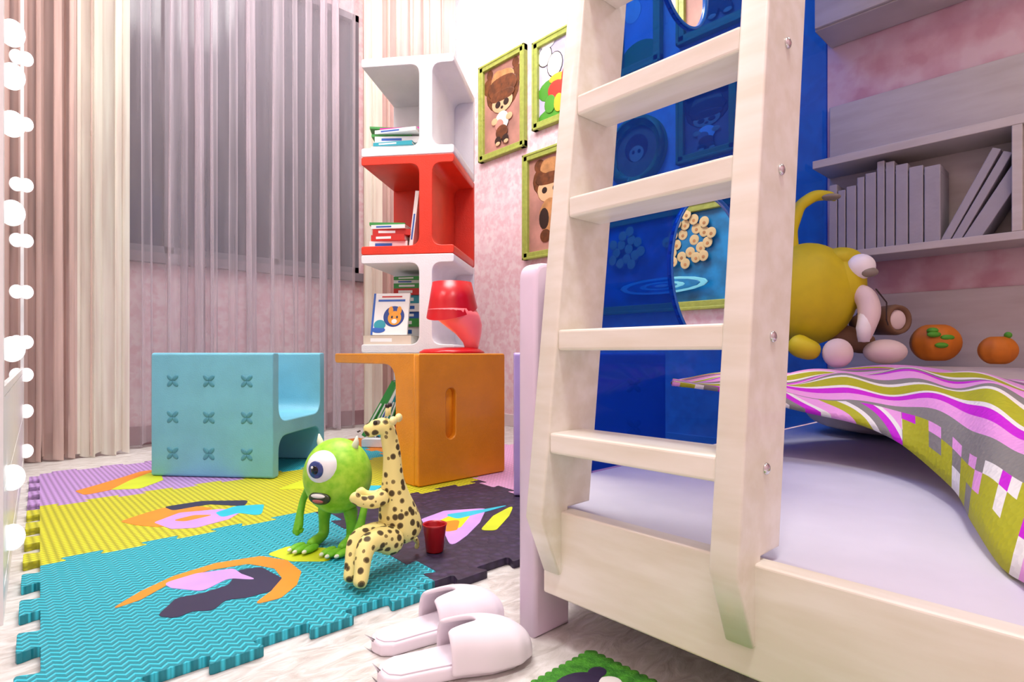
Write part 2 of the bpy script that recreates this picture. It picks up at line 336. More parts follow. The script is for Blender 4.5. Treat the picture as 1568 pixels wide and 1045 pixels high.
F={'co':(FO,[(0.198,1.428),(0.267,1.496),(0.342,1.545),(0.441,1.568),(0.544,1.542),(0.581,1.463),(0.576,1.365),(0.536,1.295),(0.482,1.249),(0.422,1.253),(0.479,1.299),(0.526,1.356),(0.536,1.431),(0.5,1.507),(0.415,1.527),(0.325,1.501),(0.258,1.445)]),
'cb':(FB,[(0.266,1.333),(0.317,1.403),(0.365,1.391),(0.422,1.401),(0.469,1.482),(0.516,1.462),(0.526,1.356),(0.479,1.299),(.43,1.30),(.39,1.32),(.355,1.28),(.325,1.31),(.292,1.295)]),
'cl':(FL,[(0.314,1.512),(0.386,1.526),(0.463,1.50),(0.465,1.45),(0.483,1.38),(0.434,1.442),(0.368,1.402),(0.321,1.47)]),
'cy':(FY,[(.558,1.545),(.625,1.57),(.70,1.48),(.66,1.38),(.585,1.45)]),
'yo':(FO,[(.33,2.16),(.40,2.21),(.47,2.25),(.56,2.19),(.60,2.12),(.53,2.13),(.50,2.06),(.54,1.99),(.47,1.975),(.40,2.02),(.36,2.08)]),
'yl':(FL,[(0.405,2.075),(0.493,2.144),(0.608,2.10),(0.66,2.03),(0.588,1.953),(0.487,1.925),(0.429,1.962)]),
'yb':(FB,[(0.471,2.264),(0.592,2.259),(0.715,2.157),(0.679,2.082),(0.596,2.194),(0.483,2.186)]),
'yc':(FC,[(0.58,2.063),(0.655,2.105),(0.738,2.062),(0.677,1.92),(0.636,2.011),(0.577,1.983)]),
'yd':(FO,[(.45,2.06),(.52,2.08),(.57,2.04),(.53,2.03),(.48,2.02)]),
'py':(FY,[(0.382,2.837),(0.489,2.942),(0.601,2.95),(0.571,2.743),(0.469,2.631),(0.382,2.684)]),
'po':(FO,[(0.277,2.752),(0.359,2.826),(0.463,2.93),(0.537,3.009),(0.614,3.016),(0.471,2.836),(0.382,2.684),(0.296,2.651)]),
'dl':(FL,[(1.036,1.535),(1.148,1.565),(1.274,1.493),(1.15,1.38),(1.04,1.307),(0.945,1.258),(1.01,1.377),(0.985,1.425)]),
'dy':(FY,[(1.012,1.463),(1.166,1.517),(1.173,1.457),(1.073,1.379),(1.021,1.392)]),
'do':(FO,[(1.061,1.464),(1.127,1.45),(1.05,1.366),(1.01,1.377)]),
'dc':(FC,[(1.12,1.527),(1.255,1.488),(1.373,1.47),(1.26,1.461),(1.12,1.457)]),
'dz':(FY,[(1.099,1.319),(1.228,1.407),(1.378,1.465),(1.266,1.371),(1.135,1.286)]),
'tz':(FY,[(.85,2.25),(1.0,2.35),(1.1,2.3),(1.0,2.15)]),'tc':(FC,[(.92,2.0),(1.08,2.12),(1.2,2.02),(1.05,1.93)])}
for i,(n,(m,pl)) in enumerate(F.items()):
    extr('figure_'+n,[rpoly(pl,.02,4)],.0012+i*.00005,m,Matrix.Translation((0,0,MT+.0003)),0,e)
# ---------------------------------------------------------------- modular cube furniture
MZ=MT+.0015
def Hshape(W,Hh,t,a,b,ri=.055,ro=.014):
    pts=[(0,0),(W,0),(W,t),(b,t),(b,Hh-t),(W,Hh-t),(W,Hh),(0,Hh),(0,Hh-t),(a,Hh-t),(a,t),(0,t)]
    return rpoly(pts,[ro,ro,ro,ri,ri,ro,ro,ro,ro,ri,ri,ro])
sx,sy,sth=1.58,2.935,math.atan2(-.414,.336); SW,SD,SHh=.533,.56,.55
e=empty('shelf_cube_tower')
for i,m in enumerate((WPL,WPL,RED,WPL)):
    z=i*SHh + (MZ if i==0 else 0); hh=SHh-(MZ if i==0 else 0)-.001
    extr('cube_%d'%i,[Hshape(SW,hh,.048,.335,.41)],SD-.03,m,prof((sx,sy,z),sth,-(SD-.03)/2),.004,e)
    extr('cube_back_%d'%i,[rpoly([(0,0),(SW,0),(SW,hh),(0,hh)],.014)],.03,m,prof((sx,sy,z),sth,-(SD-.015)),.004,e)
e=empty('orange_cube_desk'); dx0,dx1,dy=1.27,1.73,1.90; dz=.548
pts=[(.03,0),(.17,0),(.17,dz-MZ-.045),(.72,dz-MZ-.045),(.72,dz-MZ),(.03,dz-MZ)]
extr('body',[rpoly(pts,[0,.01,.09,.02,.012,0])],dx1-dx0,ORANGE,prof(((dx0+dx1)/2,dy,MZ),pi/2,0),.004,e)
sl=[]
for i in range(9): t=pi*i/8; sl.append((1.43+.024*math.cos(t),.36+.024*math.sin(t)))
for i in range(9): t=pi+pi*i/8; sl.append((1.43+.024*math.cos(t),.20+.024*math.sin(t)))
extr('front',[rpoly([(dx0,0),(dx1,0),(dx1,dz-MZ),(dx0,dz-MZ)],.012),sl],.03,ORANGE,prof((0,dy,MZ),0,-.0165),.005,e)
def chair(name,o,th,m,md,W=.551,D=.5):
    e=empty(name,(o[0],o[1],MZ),th); hh=.53
    M=prof((0,0,0),pi/2,W/2)
    pts=[(0,0),(.05,0),(.05,.17),(D-.05,.17),(D-.05,0),(D,0),(D,hh),(D-.05,hh),(D-.05,.235),(.05,.235),(.05,hh),(0,hh)]
    extr('body',[rpoly(pts,[.014,.014,.07,.07,.014,.014,.014,.014,.07,.07,.014,.014])],W,m,M,.005,e)
    k=MB()
    for a in (.18,.48,.79):
        for z in (.10,.255,.41):
            for q in range(4):
                an=pi/4+q*pi/2; R=Matrix.Translation((a*W,-.0005,z))@Matrix.Rotation(an,4,'Y')
                k.sph((.018,0,0),(.0165,.004,.0095),md,R,14,8)
    k.obj('stamps',e)
    return e
chair('teal_cube_chair',(.55,2.864),math.radians(-49.2),TEAL,TEALD)
chair('lavender_cube_chair',(1.45,1.545),math.radians(-43),LAVP,mat('lav_stamp_shade','#8f78b8',.4),W=.56,D=.46)  # lavender stamps carry recess shade in their colour too
# ---------------------------------------------------------------- books
BC=[mat('book_'+n,c,.45,.03) for n,c in (('red','#c8281e'),('green','#3f9a46'),('white','#f2f0ec'),('blue','#2b5fb4'),('teal','#2a9aa8'),('yellow','#e8c52a'),('beige','#d8c8b4'),('magenta','#b8288a'))]
PAPER=mat('book_pages','#f3eee2',.7,.04,scale=60,stretch=(1,1,20))
def book(k,w,d,h,cov,M,sp=True):
    k.box((0,0,0),(w,d,.003),cov,M);k.box((0,0,h-.003),(w,d,h),cov,M);k.box((0,0,.003),(w,.003,h-.003),cov,M);k.box((.004,.003,.003),(w-.004,d-.004,h-.003),PAPER,M)
    if sp and h>.018: k.box((w*.15,-.0006,h*.3),(w*.6,0,h*.7),BC[2] if cov!=BC[2] else BC[3],M)
def T(x,y,z,rz=0,ry=0,rx=0): return Matrix.Translation((x,y,z))@Matrix.Rotation(rz,4,'Z')@Matrix.Rotation(ry,4,'Y')@Matrix.Rotation(rx,4,'X')
k=MB()
def stack(x,y,z,items,w=.24,d=.2):
    for (h,ci,dxx,rz) in items:
        book(k,w*(1+random.uniform(-.1,.1)),d,h,BC[ci],T(x+dxx,y,z,rz)); z+=h+.0005
    return z
t0=1.65+.049; stack(.04,.05,t0,[(.026,2,0,.05),(.02,4,.01,-.05),(.034,2,.02,.1),(.014,1,.0,.16),(.02,2,.02,-.12),(.012,7,.05,.05),(.012,1,-.01,.25)],.25)
t1=1.1+.049; stack(.02,.07,t1,[(.042,2,0,.08),(.034,0,.01,-.03),(.034,0,.02,.1),(.022,2,.01,.0),(.016,1,.0,.18)],.22)
book(k,.33,.2,.022,BC[2],T(.265,.10,t1,0,math.radians(-83)))
t2=.55+.049
stack(.0,.03,t2,[(.05,6,0,.05)],.28)
stack(.09,.28,t2,[(.05,4,0,0),(.06,2,0,.1),(.05,1,0,.0),(.04,3,.0,.1),(.05,2,0,0),(.05,4,0,.1),(.04,0,0,0),(.03,1,.0,0),(.02,2,0,.1),(.02,1,0,-.1)],.2,.18)
t3=MT+.051
for i,(ci,a,x) in enumerate(((1,60,.0),(1,62,.035),(2,64,.065),(4,66,.095),(1,70,.125),(0,80,.19),(2,84,.225),(0,86,.26))):
    book(k,.36-.01*(i%3),.22,.022,BC[ci],T(x,.05,t3,0,math.radians(-a)))
k.obj('shelf_books',None,0,(sx,sy,0),sth)
e=empty('picture_book',(sx,sy,t2+.054),sth)
k=MB(); Mx=T(.03,.06,0,0,0,math.radians(-14))
INK=mat('ink_navy','#1d3f8c',.4); INO=mat('ink_orange','#f0a028',.4)
k.box((0,0,0),(.215,.016,.25),BC[2],Mx); k.box((0,-.001,0),(.012,.0,.25),BC[3],Mx)
k.sph((.13,-.001,.11),(.062,.001,.062),INK,Mx); k.sph((.135,-.002,.10),(.04,.0012,.042),INO,Mx)
k.sph((.11,-.002,.145),(.014,.0014,.025),INO,Mx); k.sph((.16,-.002,.145),(.014,.0014,.025),INO,Mx)
k.sph((.12,-.0035,.105),(.006,.001,.008),FB,Mx);k.sph((.15,-.0035,.105),(.006,.001,.008),FB,Mx); k.sph((.135,-.003,.08),(.016,.001,.014),BC[2],Mx)
k.sph((.05,-.001,.06),(.035,.001,.03),BC[4],Mx);k.sph((.045,-.001,.03),(.04,.001,.018),BC[3],Mx)
k.box((.03,-.0015,.2),(.19,0,.212),BC[3],Mx);k.box((.05,-.0015,.225),(.17,0,.233),BC[0],Mx)
k.obj('cover',e)
# ---------------------------------------------------------------- red lamp
e=empty('red_table_lamp',(1.60,2.12,.549),-A)
RG=mat('lamp_red','#d3101a',.3,.03); RL=mat('lamp_red_glow','#ff7478',.3,.03,emit=.1)
k=MB(); k.loft([(0,0,0,.148,.148),(0,0,.006,.15,.15),(0,0,.018,.13,.13),(.04,0,.028,.07,.06)],RG); k.obj('base',e)
k=MB(); k.loft([(.09,0,.02,.03,.03),(.088,0,.05,.038,.05),(.075,0,.09,.06,.07),(.05,0,.13,.088,.09),(.02,0,.17,.108,.105),(0,0,.2,.112,.112)],RL); k.obj('body',e)
k=MB(); n=40; vs=[];fs=[]
for (z0_,r) in ((0,.117),(.5,.103),(1,.09)):
    for i in range(n):
        th=2*pi*i/n; zb=.19-.04*math.sin(-th)+.02*math.cos(th)
        zz=zb+(.325-zb)*z0_; vs.append((r*math.cos(th),r*math.sin(th),zz))
for j in range(2):
    for i in range(n): a=j*n+i;b=j*n+(i+1)%n; fs.append((a,b,b+n,a+n))
fs.append(tuple(range(2*n,3*n))); k.add(vs,fs,RG,None,True); k.obj('shade',e)
# ---------------------------------------------------------------- framed pictures on the right wall
GF=mat('frame_green_gold','#a4b050',.4,.1,scale=30,bump=.3,bscale=40)
def pic(name,y1,y0,z0,z1,bg,blobs,fw=.05,round_=False):
    e=empty(name,(XR-.001,(y0+y1)/2,(z0+z1)/2)); W=y1-y0;Hh=z1-z0; k=MB()
    if round_:
        n=40; vs=[];fs=[]
        for (r,x) in ((1,0),(1,-.03),(.88,-.045),(.72,-.03),(.70,-.012)):
            for i in range(n):
                t=2*pi*i/n; vs.append((x,r*W/2*math.cos(t),r*Hh/2*math.sin(t)))
        for j in range(4):
            for i in range(n): a=j*n+i;b=j*n+(i+1)%n; fs.append((a,b,b+n,a+n))
        k.add(vs,fs,GF,None,True); k.sph((-.01,0,0),(.003,W/2*.74,Hh/2*.74),bg)
    else:
        for s in (-1,1):
            k.box((-.036,min(s*W/2,s*(W/2-fw)),-Hh/2),(0,max(s*W/2,s*(W/2-fw)),Hh/2),GF)
            k.box((-.036,-W/2,min(s*Hh/2,s*(Hh/2-fw))),(-.0,W/2,max(s*Hh/2,s*(Hh/2-fw))),GF)
            k.box((-.041,min(s*(W/2-.0*fw),s*(W/2-.35*fw)),-Hh/2),(-.03,max(s*(W/2-.0*fw),s*(W/2-.35*fw)),Hh/2),GF)
            k.box((-.041,-W/2,min(s*(Hh/2),s*(Hh/2-.35*fw))),(-.03,W/2,max(s*(Hh/2),s*(Hh/2-.35*fw))),GF)
        k.box((-.012,-W/2+fw*.9,-Hh/2+fw*.9),(-.002,W/2-fw*.9,Hh/2-fw*.9),bg)
    k.obj('frame',e,.004)
    k=MB()
    for i,(u,v,ru,rv,m) in enumerate(blobs):
        k.sph((-.0125-i*.0006,W*(.5-u),Hh*(v-.5)),(.0012,ru*W,rv*Hh),m,None,20,8)
    if blobs: k.obj('artwork',e)
    return e
BR=mat('art_brown','#6b3a1a',.5,.35,scale=25);BRL=mat('art_tan','#c08a56',.5,.2,scale=20);SK=mat('art_skin','#e8b98c',.5);DK=mat('art_dark','#2a1810',.5);PK=mat('art_pink','#b98678',.5,.2,scale=6);WHT=mat('art_white','#f5f2ee',.5);GRN=mat('art_green','#4fa02c',.5,.1);RDA=mat('art_red','#d03a2a',.5);SKY=mat('art_sky','#c8c4e0',.5,.1);TQ=mat('art_turquoise','#1080b8',.4,.35,scale=9);CRM=mat('art_cream','#e0c890',.5,.1);YLA=mat('art_yellow','#f0c030',.5);AQ=mat('art_aqua','#7fe0ee',.4)
doll=[(.5,.66,.36,.21,BR),(.20,.76,.13,.09,BR),(.80,.76,.13,.09,BR),(.22,.88,.07,.05,BR),(.78,.88,.07,.05,BR),(.5,.78,.26,.09,BRL),(.5,.70,.32,.12,BR),(.40,.84,.1,.04,BRL),(.5,.54,.23,.10,SK),(.5,.61,.27,.06,BR),(.41,.53,.06,.035,DK),(.59,.53,.06,.035,DK),(.5,.49,.03,.015,DK),(.5,.35,.15,.1,WHT),(.45,.32,.1,.06,PK),(.34,.37,.07,.035,SK),(.66,.37,.07,.035,SK),(.5,.24,.13,.07,BR),(.42,.16,.07,.045,DK),(.58,.16,.07,.045,DK),(.42,.13,.05,.02,SK),(.6,.13,.05,.02,SK)]
pic('framed_doll_picture',3.515,2.995,2.057,2.81,PK,doll)
pic('framed_duck_picture',2.915,2.38,2.14,2.77,SKY,[(.5,.12,.42,.1,GRN),(.3,.4,.22,.12,GRN),(.2,.8,.13,.12,DK),(.2,.8,.12,.11,WHT),(.38,.66,.14,.14,DK),(.38,.66,.13,.13,WHT),(.26,.92,.12,.05,WHT),(.42,.5,.14,.05,YLA),(.4,.38,.14,.1,RDA),(.6,.48,.1,.12,RDA),(.3,.24,.1,.1,GRN),(.45,.22,.08,.1,YLA),(.7,.3,.12,.15,WHT)])
pic('framed_doll_picture',3.016,2.5,1.226,1.99,PK,[(.5,.72,.33,.17,BR),(.3,.86,.1,.06,BR),(.5,.84,.2,.07,BRL),(.5,.62,.24,.12,SK),(.5,.72,.27,.06,BR),(.4,.62,.05,.03,DK),(.6,.62,.05,.03,DK),(.5,.38,.2,.16,BRL),(.4,.36,.1,.1,DK),(.42,.2,.1,.06,BR),(.6,.2,.1,.06,BR)])
pic('framed_swan_picture',2.18,1.86,2.255,2.95,SKY,[(.5,.15,.4,.12,GRN),(.35,.55,.2,.1,WHT),(.6,.75,.15,.1,WHT),(.35,.66,.06,.12,WHT)])
pic('framed_doll_picture',1.757,1.25,2.296,2.95,PK,doll)
pic('round_framed_picture',2.25,1.83,1.56,1.99,BRL,[(.5,.55,.2,.2,BR),(.5,.48,.13,.12,SK),(.45,.5,.03,.03,DK),(.55,.5,.03,.03,DK)],round_=True)
pic('framed_doll_picture',1.757,1.40,1.62,2.02,PK,doll,fw=.045)
ring=[]
for i in range(22):
    t=i*2.4; q=.03+.1*math.sqrt(i/22)*1.2
    ring+= [(.66+q*math.cos(t),.66+q*1.7*math.sin(t),.03,.05,CRM),(.66+q*math.cos(t),.66+q*1.7*math.sin(t)-.01,.011,.018,BRL)]
ring2=[]
for i in range(14):
    t=i*2.4; q=.02+.1*math.sqrt(i/14); ring2+=[(.24+q*math.cos(t),.66+q*1.7*math.sin(t),.03,.05,CRM)]
pic('framed_flower_picture',2.334,1.35,.79,1.387,TQ,ring+ring2+[(.5,.25,.3,.08,AQ),(.5,.25,.25,.06,TQ),(.5,.25,.16,.04,AQ),(.5,.25,.11,.025,TQ),(.5,.25,.05,.015,WHT)])
# ---------------------------------------------------------------- bunk bed
e=empty('bunk_bed')
box('front_board',(.79,-.95,.095),(.825,.76,.257),WOOD,e,.004)
cut=[(.826,-.95),(2.92,-.95),(2.92,.95),(1.05,.95),(.95,.86),(.826,.80)]
extr('base',[cut],.05,WOODG,Matrix.Translation((0,0,.125)),0,e)
extr('end_post',[rpoly([(0,0),(.10,0),(.10,.727),(0,.727)],[.0,.0,.035,.035])],.048,LAV,prof((.785,.80,0),0,0),.008,e)
ft=lambda z: .738+.1187*(z-.25)
for n,ya,yb in (('stile_a',.353,.395),('stile_b',.714,.756)):
    pts=[(.738,.25),(.785,.14),(.80,.14),(.81,.262),(.873,.262),(ft(2.34)+.135,2.34),(ft(2.34),2.34)]
    extr(n,[pts],yb-ya,WOOD,prof((0,(ya+yb)/2,0),0,0),.004,e)
for i,z in enumerate((.406,.593,.842,1.04,1.29,1.52,1.75,1.98,2.2)):
    x=ft(z)+.002; k=MB(); k.box((x,.394,z-.038),(x+.095,.715,z),WOOD); k.obj('rung_%d'%i,e,.005)
CH=mat('screw_chrome','#d8d8d8',.15,.02,metal=1)
k=MB()
for z in (.385,.574,.823,1.02,1.27): k.sph((ft(z)+.07,.352,z),(.0085,.005,.0085),CH)
k.obj('screws',e)
box('upper_platform',(.85,-.95,2.34),(2.93,.97,2.46),WOOD,e)
extr('end_panel',[[(1.13,.237),(2.945,.237),(2.945,2.34),(1.13,2.34)],
    [(1.845+.265*math.cos(-i*2*pi/48),.826+.265*math.sin(-i*2*pi/48)) for i in range(48)],
    [(1.667+.142*math.cos(-i*2*pi/40),1.742+.142*math.sin(-i*2*pi/40)) for i in range(40)]],.01,BLUE,prof((0,.975,0),0,0),0,e)
k=MB()
for (cx,cz,r) in ((1.845,.826,.265),(1.667,1.742,.142)):
    n=56; vs=[];fs=[]
    for i in range(n):
        t=2*pi*i/n
        for (dr,yy) in ((.0,.966),(.008,.966),(.008,.984),(.0,.984)): vs.append((cx+(r-dr)*math.cos(t),yy,cz+(r-dr)*math.sin(t)))
    for i in range(n):
        for q in range(4): fs.append((i*4+q,i*4+(q+1)%4,((i+1)%n)*4+(q+1)%4,((i+1)%n)*4+q))
    k.add(vs,fs,mat('panel_edge_blue','#1a6fd0',.2),None,True)
k.obj('hole_edges',e)
extr('mattress',[[(.835,-.93),(2.91,-.93),(2.91,.945),(1.06,.945),(.96,.85),(.835,.79)]],.093,mat('white_sheet','#dcd8e4',.45,.03,bump=.15,bscale=4),Matrix.Translation((0,0,.1975)),.012,e)
box('headboard_panel',(2.925,-.95,.16),(2.945,.955,.81),WOODG,e)
# wall side
e=empty('hanging_bookshelf')
box('back_panel',(2.925,-.95,.985),(2.945,.955,1.70),WOODG,e)
box('shelf_top',(2.71,-.95,1.365),(2.925,.955,1.40),WOODG,e)
box('shelf_bottom',(2.71,-.95,.955),(2.925,.93,.985),WOODG,e)
box('divider',(2.71,.255,.985),(2.925,.285,1.365),WOODG,e)
box('divider_end',(2.71,-.95,.985),(2.925,-.92,1.365),WOODG,e)
GB=mat('book_grey','#a9a3a6',.6,.05,bump=.2,bscale=30)
k=MB(); y=.90
for (t,h) in ((.035,.30),(.032,.27),(.04,.28),(.03,.31),(.042,.32),(.03,.36),(.034,.35),(.045,.33),(.05,.31),(.055,.30)):
    k.box((2.74,y-t,.986),(2.90,y-.003,.986+h),GB); k.box((2.745,y-t-.001,.986+h*.9),(2.899,y,.986+h*.93),GB); y-=t+.001
for i,(y,a,h,t) in enumerate(((.50,-26,.36,.028),(.465,-27,.34,.028),(.43,-30,.34,.05))):
    M=Matrix.Translation((2.745,y,.987+ .0))@Matrix.Rotation(math.radians(-a),4,'X'); k.box((0,-t,0),(.15,0,h),GB,M)
k.obj('grey_books',e,.003)
e=empty('wall_cabinet'); box('carcass',(2.74,-.95,1.985),(2.945,.955,2.33),WOODG,e); box('door_a',(2.722,-.01,1.99),(2.738,.95,2.325),WOODG,e); box('door_b',(2.722,-.945,1.99),(2.738,-.02,2.325),WOODG,e)
# pillow
k=MB(); k.sph((2.56,.45,.375),(.34,.43,.125),mat('pillow_tan','#c8b8ac',.7,.05),None,40,24,.55); k.obj('bed_pillow')
# blanket (local frame turned -43 degrees)
bl=empty('striped_blanket',(0,0,0),-A)
Hm=[(.475,1.70,.465),(.622,1.68,.443),(.766,1.62,.414),(.88,1.5,.373),(.922,1.35,.329),(.87,1.14,.29),(.76,.95,.262),(.69,.82,.258),(.65,.72,.26),(.61,.62,.262)]
Cr=[(.484,1.72,.47),(.685,1.85,.487),(.898,1.92,.485),(1.121,1.97,.500),(1.32,1.97,.503),(1.442,1.87,.495),(1.515,1.7,.47),(1.527,1.5,.43),(1.5,1.3,.39),(1.45,1.1,.37)]
def cat(P_,t):
    n=len(P_)-1; x=t*n; i=min(int(x),n-1); f=x-i; p=[Vector(P_[max(0,min(n,i+j))]) for j in (-1,0,1,2)]
    return .5*((2*p[1])+(-p[0]+p[2])*f+(2*p[0]-5*p[1]+4*p[2]-p[3])*f*f+(-p[0]+3*p[1]-3*p[2]+p[3])*f**3)
nu,nv=110,50; vs=[];uv=[];fs=[]
for j in range(nv+1):
    v=j/nv
    for i in range(nu+1):
        u=i/nu; a=cat(Hm,u); b=cat(Cr,u); p=a.lerp(b,v)
        L=(b-a).length
        p.z+=.10*L*math.sin(pi*min(1,v*1.05)**.75)*min(1,u*3) +.009*math.sin(u*38+v*5)*math.sin(pi*v)+.007*math.sin(u*21-v*14)*min(1,u*5)
        vs.append(p); uv.append((u,v))
for jj in range(1,6):
    for i in range(nu+1):
        u=i/nu; a=cat(Hm,u); b=cat(Cr,u); d=(b-a); d.z=0; d=d.normalized() if d.length>1e-4 else Vector((0,1,0))
        vs.append(b+d*.02*jj*min(1,u*4)+Vector((0,0,-.004*jj*jj*min(1,u*4)))); uv.append((u,.995))
for j in range(nv+5):
    for i in range(nu):
        p=j*(nu+1)+i; fs.append((p,p+1,p+nu+2,p+nu+1))
me=bpy.data.meshes.new('quilt'); me.from_pydata([tuple(v) for v in vs],[],fs); me.materials.append(blanketmat())
ul=me.uv_layers.new(name='UVMap')
for lp in me.loops: ul.data[lp.index].uv=uv[lp.vertex_index]
for p in me.polygons: p.use_smooth=True
o=bpy.data.objects.new('quilt',me); link(o,bl); s_=o.modifiers.new('s','SOLIDIFY'); s_.thickness=.014; s_.offset=-1
# ---------------------------------------------------------------- yellow elephant plush
org=RV*1.16+FV*2.2
e=empty('yellow_elephant_plush',(org.x,org.y,0),-A)
YP=mat('plush_yellow','#cdbc0c',.6,.06,scale=12); PP=mat('plush_pale','#ecd8d4',.6,.05); GP=mat('plush_grey','#8e8578',.6); WP=mat('plush_white','#f8f4f4',.5); BP=mat('plush_brown','#7a5a40',.7)
k=MB(); k.sph((-.03,.0,.775),(.175,.15,.195),YP,None,40,24); k.sph((.065,-.03,.805),(.10,.10,.12),YP,None,36,20); k.sph((.07,-.05,.90),(.075,.06,.045),YP); k.obj('body',e)
k=MB(); k.sph((.110,-.108,.865),(.050,.040,.046),WP,Matrix.Identity(4)); k.sph((.125,-.128,.842),(.034,.024,.018),GP); k.obj('eye',e)
skin('snout',[(.09,-.09,.79,.034),(.125,-.12,.755,.042),(.127,-.135,.70,.042),(.11,-.135,.63,.030),(.102,-.13,.585,.022)],chain(5),PP,e)
k=MB(); k.loft([(.098,-.145,.59,.018,.018),(.097,-.147,.64,.026,.022),(.11,-.135,.70,.02,.02)],WP); k.obj('tusk',e)
skin('ear',[(-.08,0,.92,.02),(-.09,0,1.02,.022),(-.06,0,1.115,.024),(-.0,0,1.155,.024),(.06,-.01,1.15,.018),(.075,-.01,1.13,.008)],chain(6),YP,e)
k=MB(); k.sph((.05,-.02,1.142),(.035,.03,.012),GP); k.obj('ear_lining',e)
skin('whisker',[(.13,-.16,.78,.003),(.17,-.16,.73,.0025),(.175,-.15,.67,.0025),(.195,-.13,.65,.002)],chain(4),DK,e,1)
skin('arm',[(-.13,-.08,.60,.045),(-.11,-.12,.565,.045),(-.06,-.16,.55,.035)],chain(3),YP,e)
k=MB(); k.sph((-.01,-.17,.55),(.05,.045,.052),PP); k.sph((.19,-.12,.555),(.072,.06,.045),PP); k.obj('paws',e)
skin('leg',[(.04,0,.64,.05),(.12,-.03,.60,.05),(.18,-.09,.575,.045)],chain(3),BP,e)
e=empty('rolled_cushion',(org.x,org.y,0),-A)
k=MB(); n=28; vs=[];fs=[]; prs=[(.052,.16),(.058,.02),(.053,0),(.043,0),(.038,.012),(.038,.03)]
MR=T(.285,-.06,.675,math.radians(12))
for (r,y) in prs:
    for i in range(n): t=2*pi*i/n; vs.append((r*math.cos(t),y,r*math.sin(t)))
for j in range(len(prs)-1):
    for i in range(n): a=j*n+i;b=j*n+(i+1)%n; fs.append((a,a+n,b+n,b))
fs.append(tuple(range(n))); k.add(vs,fs,BP,MR,True); k.sph((0,.014,0),(.038,.014,.038),PP,MR); k.obj('roll',e)
skin('tail',[(.25,.08,.665,.04),(.20,.04,.665,.042),(.16,.0,.66,.04)],chain(3),BP,e)
# oranges
OR=mat('plush_orange','#d87a14',.6,.08,scale=14); LG=mat('leaf_green','#58a82a',.6)
def orange(name,x,y,z,rx,rz,leaf):
    e=empty(name,(x,y,z),-A); k=MB(); vs=[];fs=[];n=32;mm=16
    for j in range(mm+1):
        ph=-pi/2+pi*j/mm
        for i in range(n):
            th=2*pi*i/n; q=1+.05*math.cos(8*th)*math.cos(ph); d=1-.12*math.exp(-((abs(ph)-pi/2)/.35)**2)
            vs.append((rx*q*math.cos(ph)*math.cos(th),rx*.8*q*math.cos(ph)*math.sin(th),rz*math.sin(ph)*d))
    for j in range(mm):
        for i in range(n): a=j*n+i;b=j*n+(i+1)%n; fs.append((a,b,b+n,a+n))
    k.add(vs,fs,OR,None,True)
    if leaf:
        for (a,l) in ((.3,.03),(2.4,.03),(-1.2,.022)): k.sph((.0-.03+l*math.cos(a),-rx*.72,.01+l*math.sin(a)),(.026,.012,.011),LG,Matrix())
        k.sph((-.05,-rx*.6,.045),(.018,.02,.012),LG)
    else: k.sph((.02,-.02,rz*.98),(.012,.012,.012),LG)
    k.obj('fruit',e); return e
orange('plush_orange_fruit',2.72,.51,.59,.088,.078,True)
orange('plush_orange_fruit',2.73,.325,.56,.062,.056,False)
# ---------------------------------------------------------------- one-eyed monster toy
e=empty('one_eyed_monster_toy',(.732,1.492,MT+.0015),math.radians(-62))
GM=mat('monster_green','#86cc1a',.5,scale=40,c2='#b2e23e'); GD=mat('monster_green_limb','#62b41a',.5,scale=30,c2='#82cc2c')
k=MB(); k.sph((0,0,.19),(.095,.086,.103),GM,None,40,24); k.obj('body',e)
k=MB(); k.sph((0,-.062,.222),(.047,.035,.047),mat('toy_eye_white','#f8f8f8',.2),None,32,20)
k.sph((.0,-.0935,.223),(.023,.006,.023),mat('iris_blue','#3c4a86',.2)); k.sph((.0,-.097,.223),(.012,.005,.012),mat('pupil','#0a0a12',.1)); k.sph((-.006,-.1013,.23),(.0035,.002,.0035),WHT)
k.obj('eye',e)
k=MB(); k.sph((0,-.0785,.145),(.034,.010,.017),mat('mouth_dark','#2a3a18',.4)); k.sph((0,-.085,.152),(.022,.006,.006),WHT); k.sph((0,-.085,.139),(.018,.005,.006),mat('tongue','#b0605a')); k.obj('mouth',e)
HN=mat('horn_ivory','#dfe6c8',.4); k=MB()
for s in (-1,1): k.loft([(s*.05,0,.262,.012,.012),(s*.058,0,.282,.009,.009),(s*.062,0,.302,.002,.002)],HN)
k.obj('horns',e)
for s,n in ((-1,'a'),(1,'b')):
    skin('leg_'+n,[(s*.04,0,.11,.024),(s*.045,.0,.06,.015),(s*.045,0,.02,.016),(s*.048,-.03,.014,.016),(s*.05,-.06,.010,.012)],chain(5),GD,e)
    k=MB()
    for q in (-1,0,1): k.sph((s*.05+q*.022,-.078-(.008 if q==0 else 0),.009),(.012,.030,.009),GD); k.sph((s*.05+q*.023,-.105-(.008 if q==0 else 0),.009),(.006,.008,.005),HN)
    k.obj('toes_'+n,e)
    skin('arm_'+n,[(s*.080,-.01,.165,.013),(s*.100,-.02,.12,.010),(s*.099,-.035,.08,.011),(s*.096,-.042,.06,.014),(s*.106,-.05,.03,.007),(s*.092,-.055,.028,.007),(s*.082,-.05,.035,.006)],[(0,1),(1,2),(2,3),(3,4),(3,5),(3,6)],GD,e)
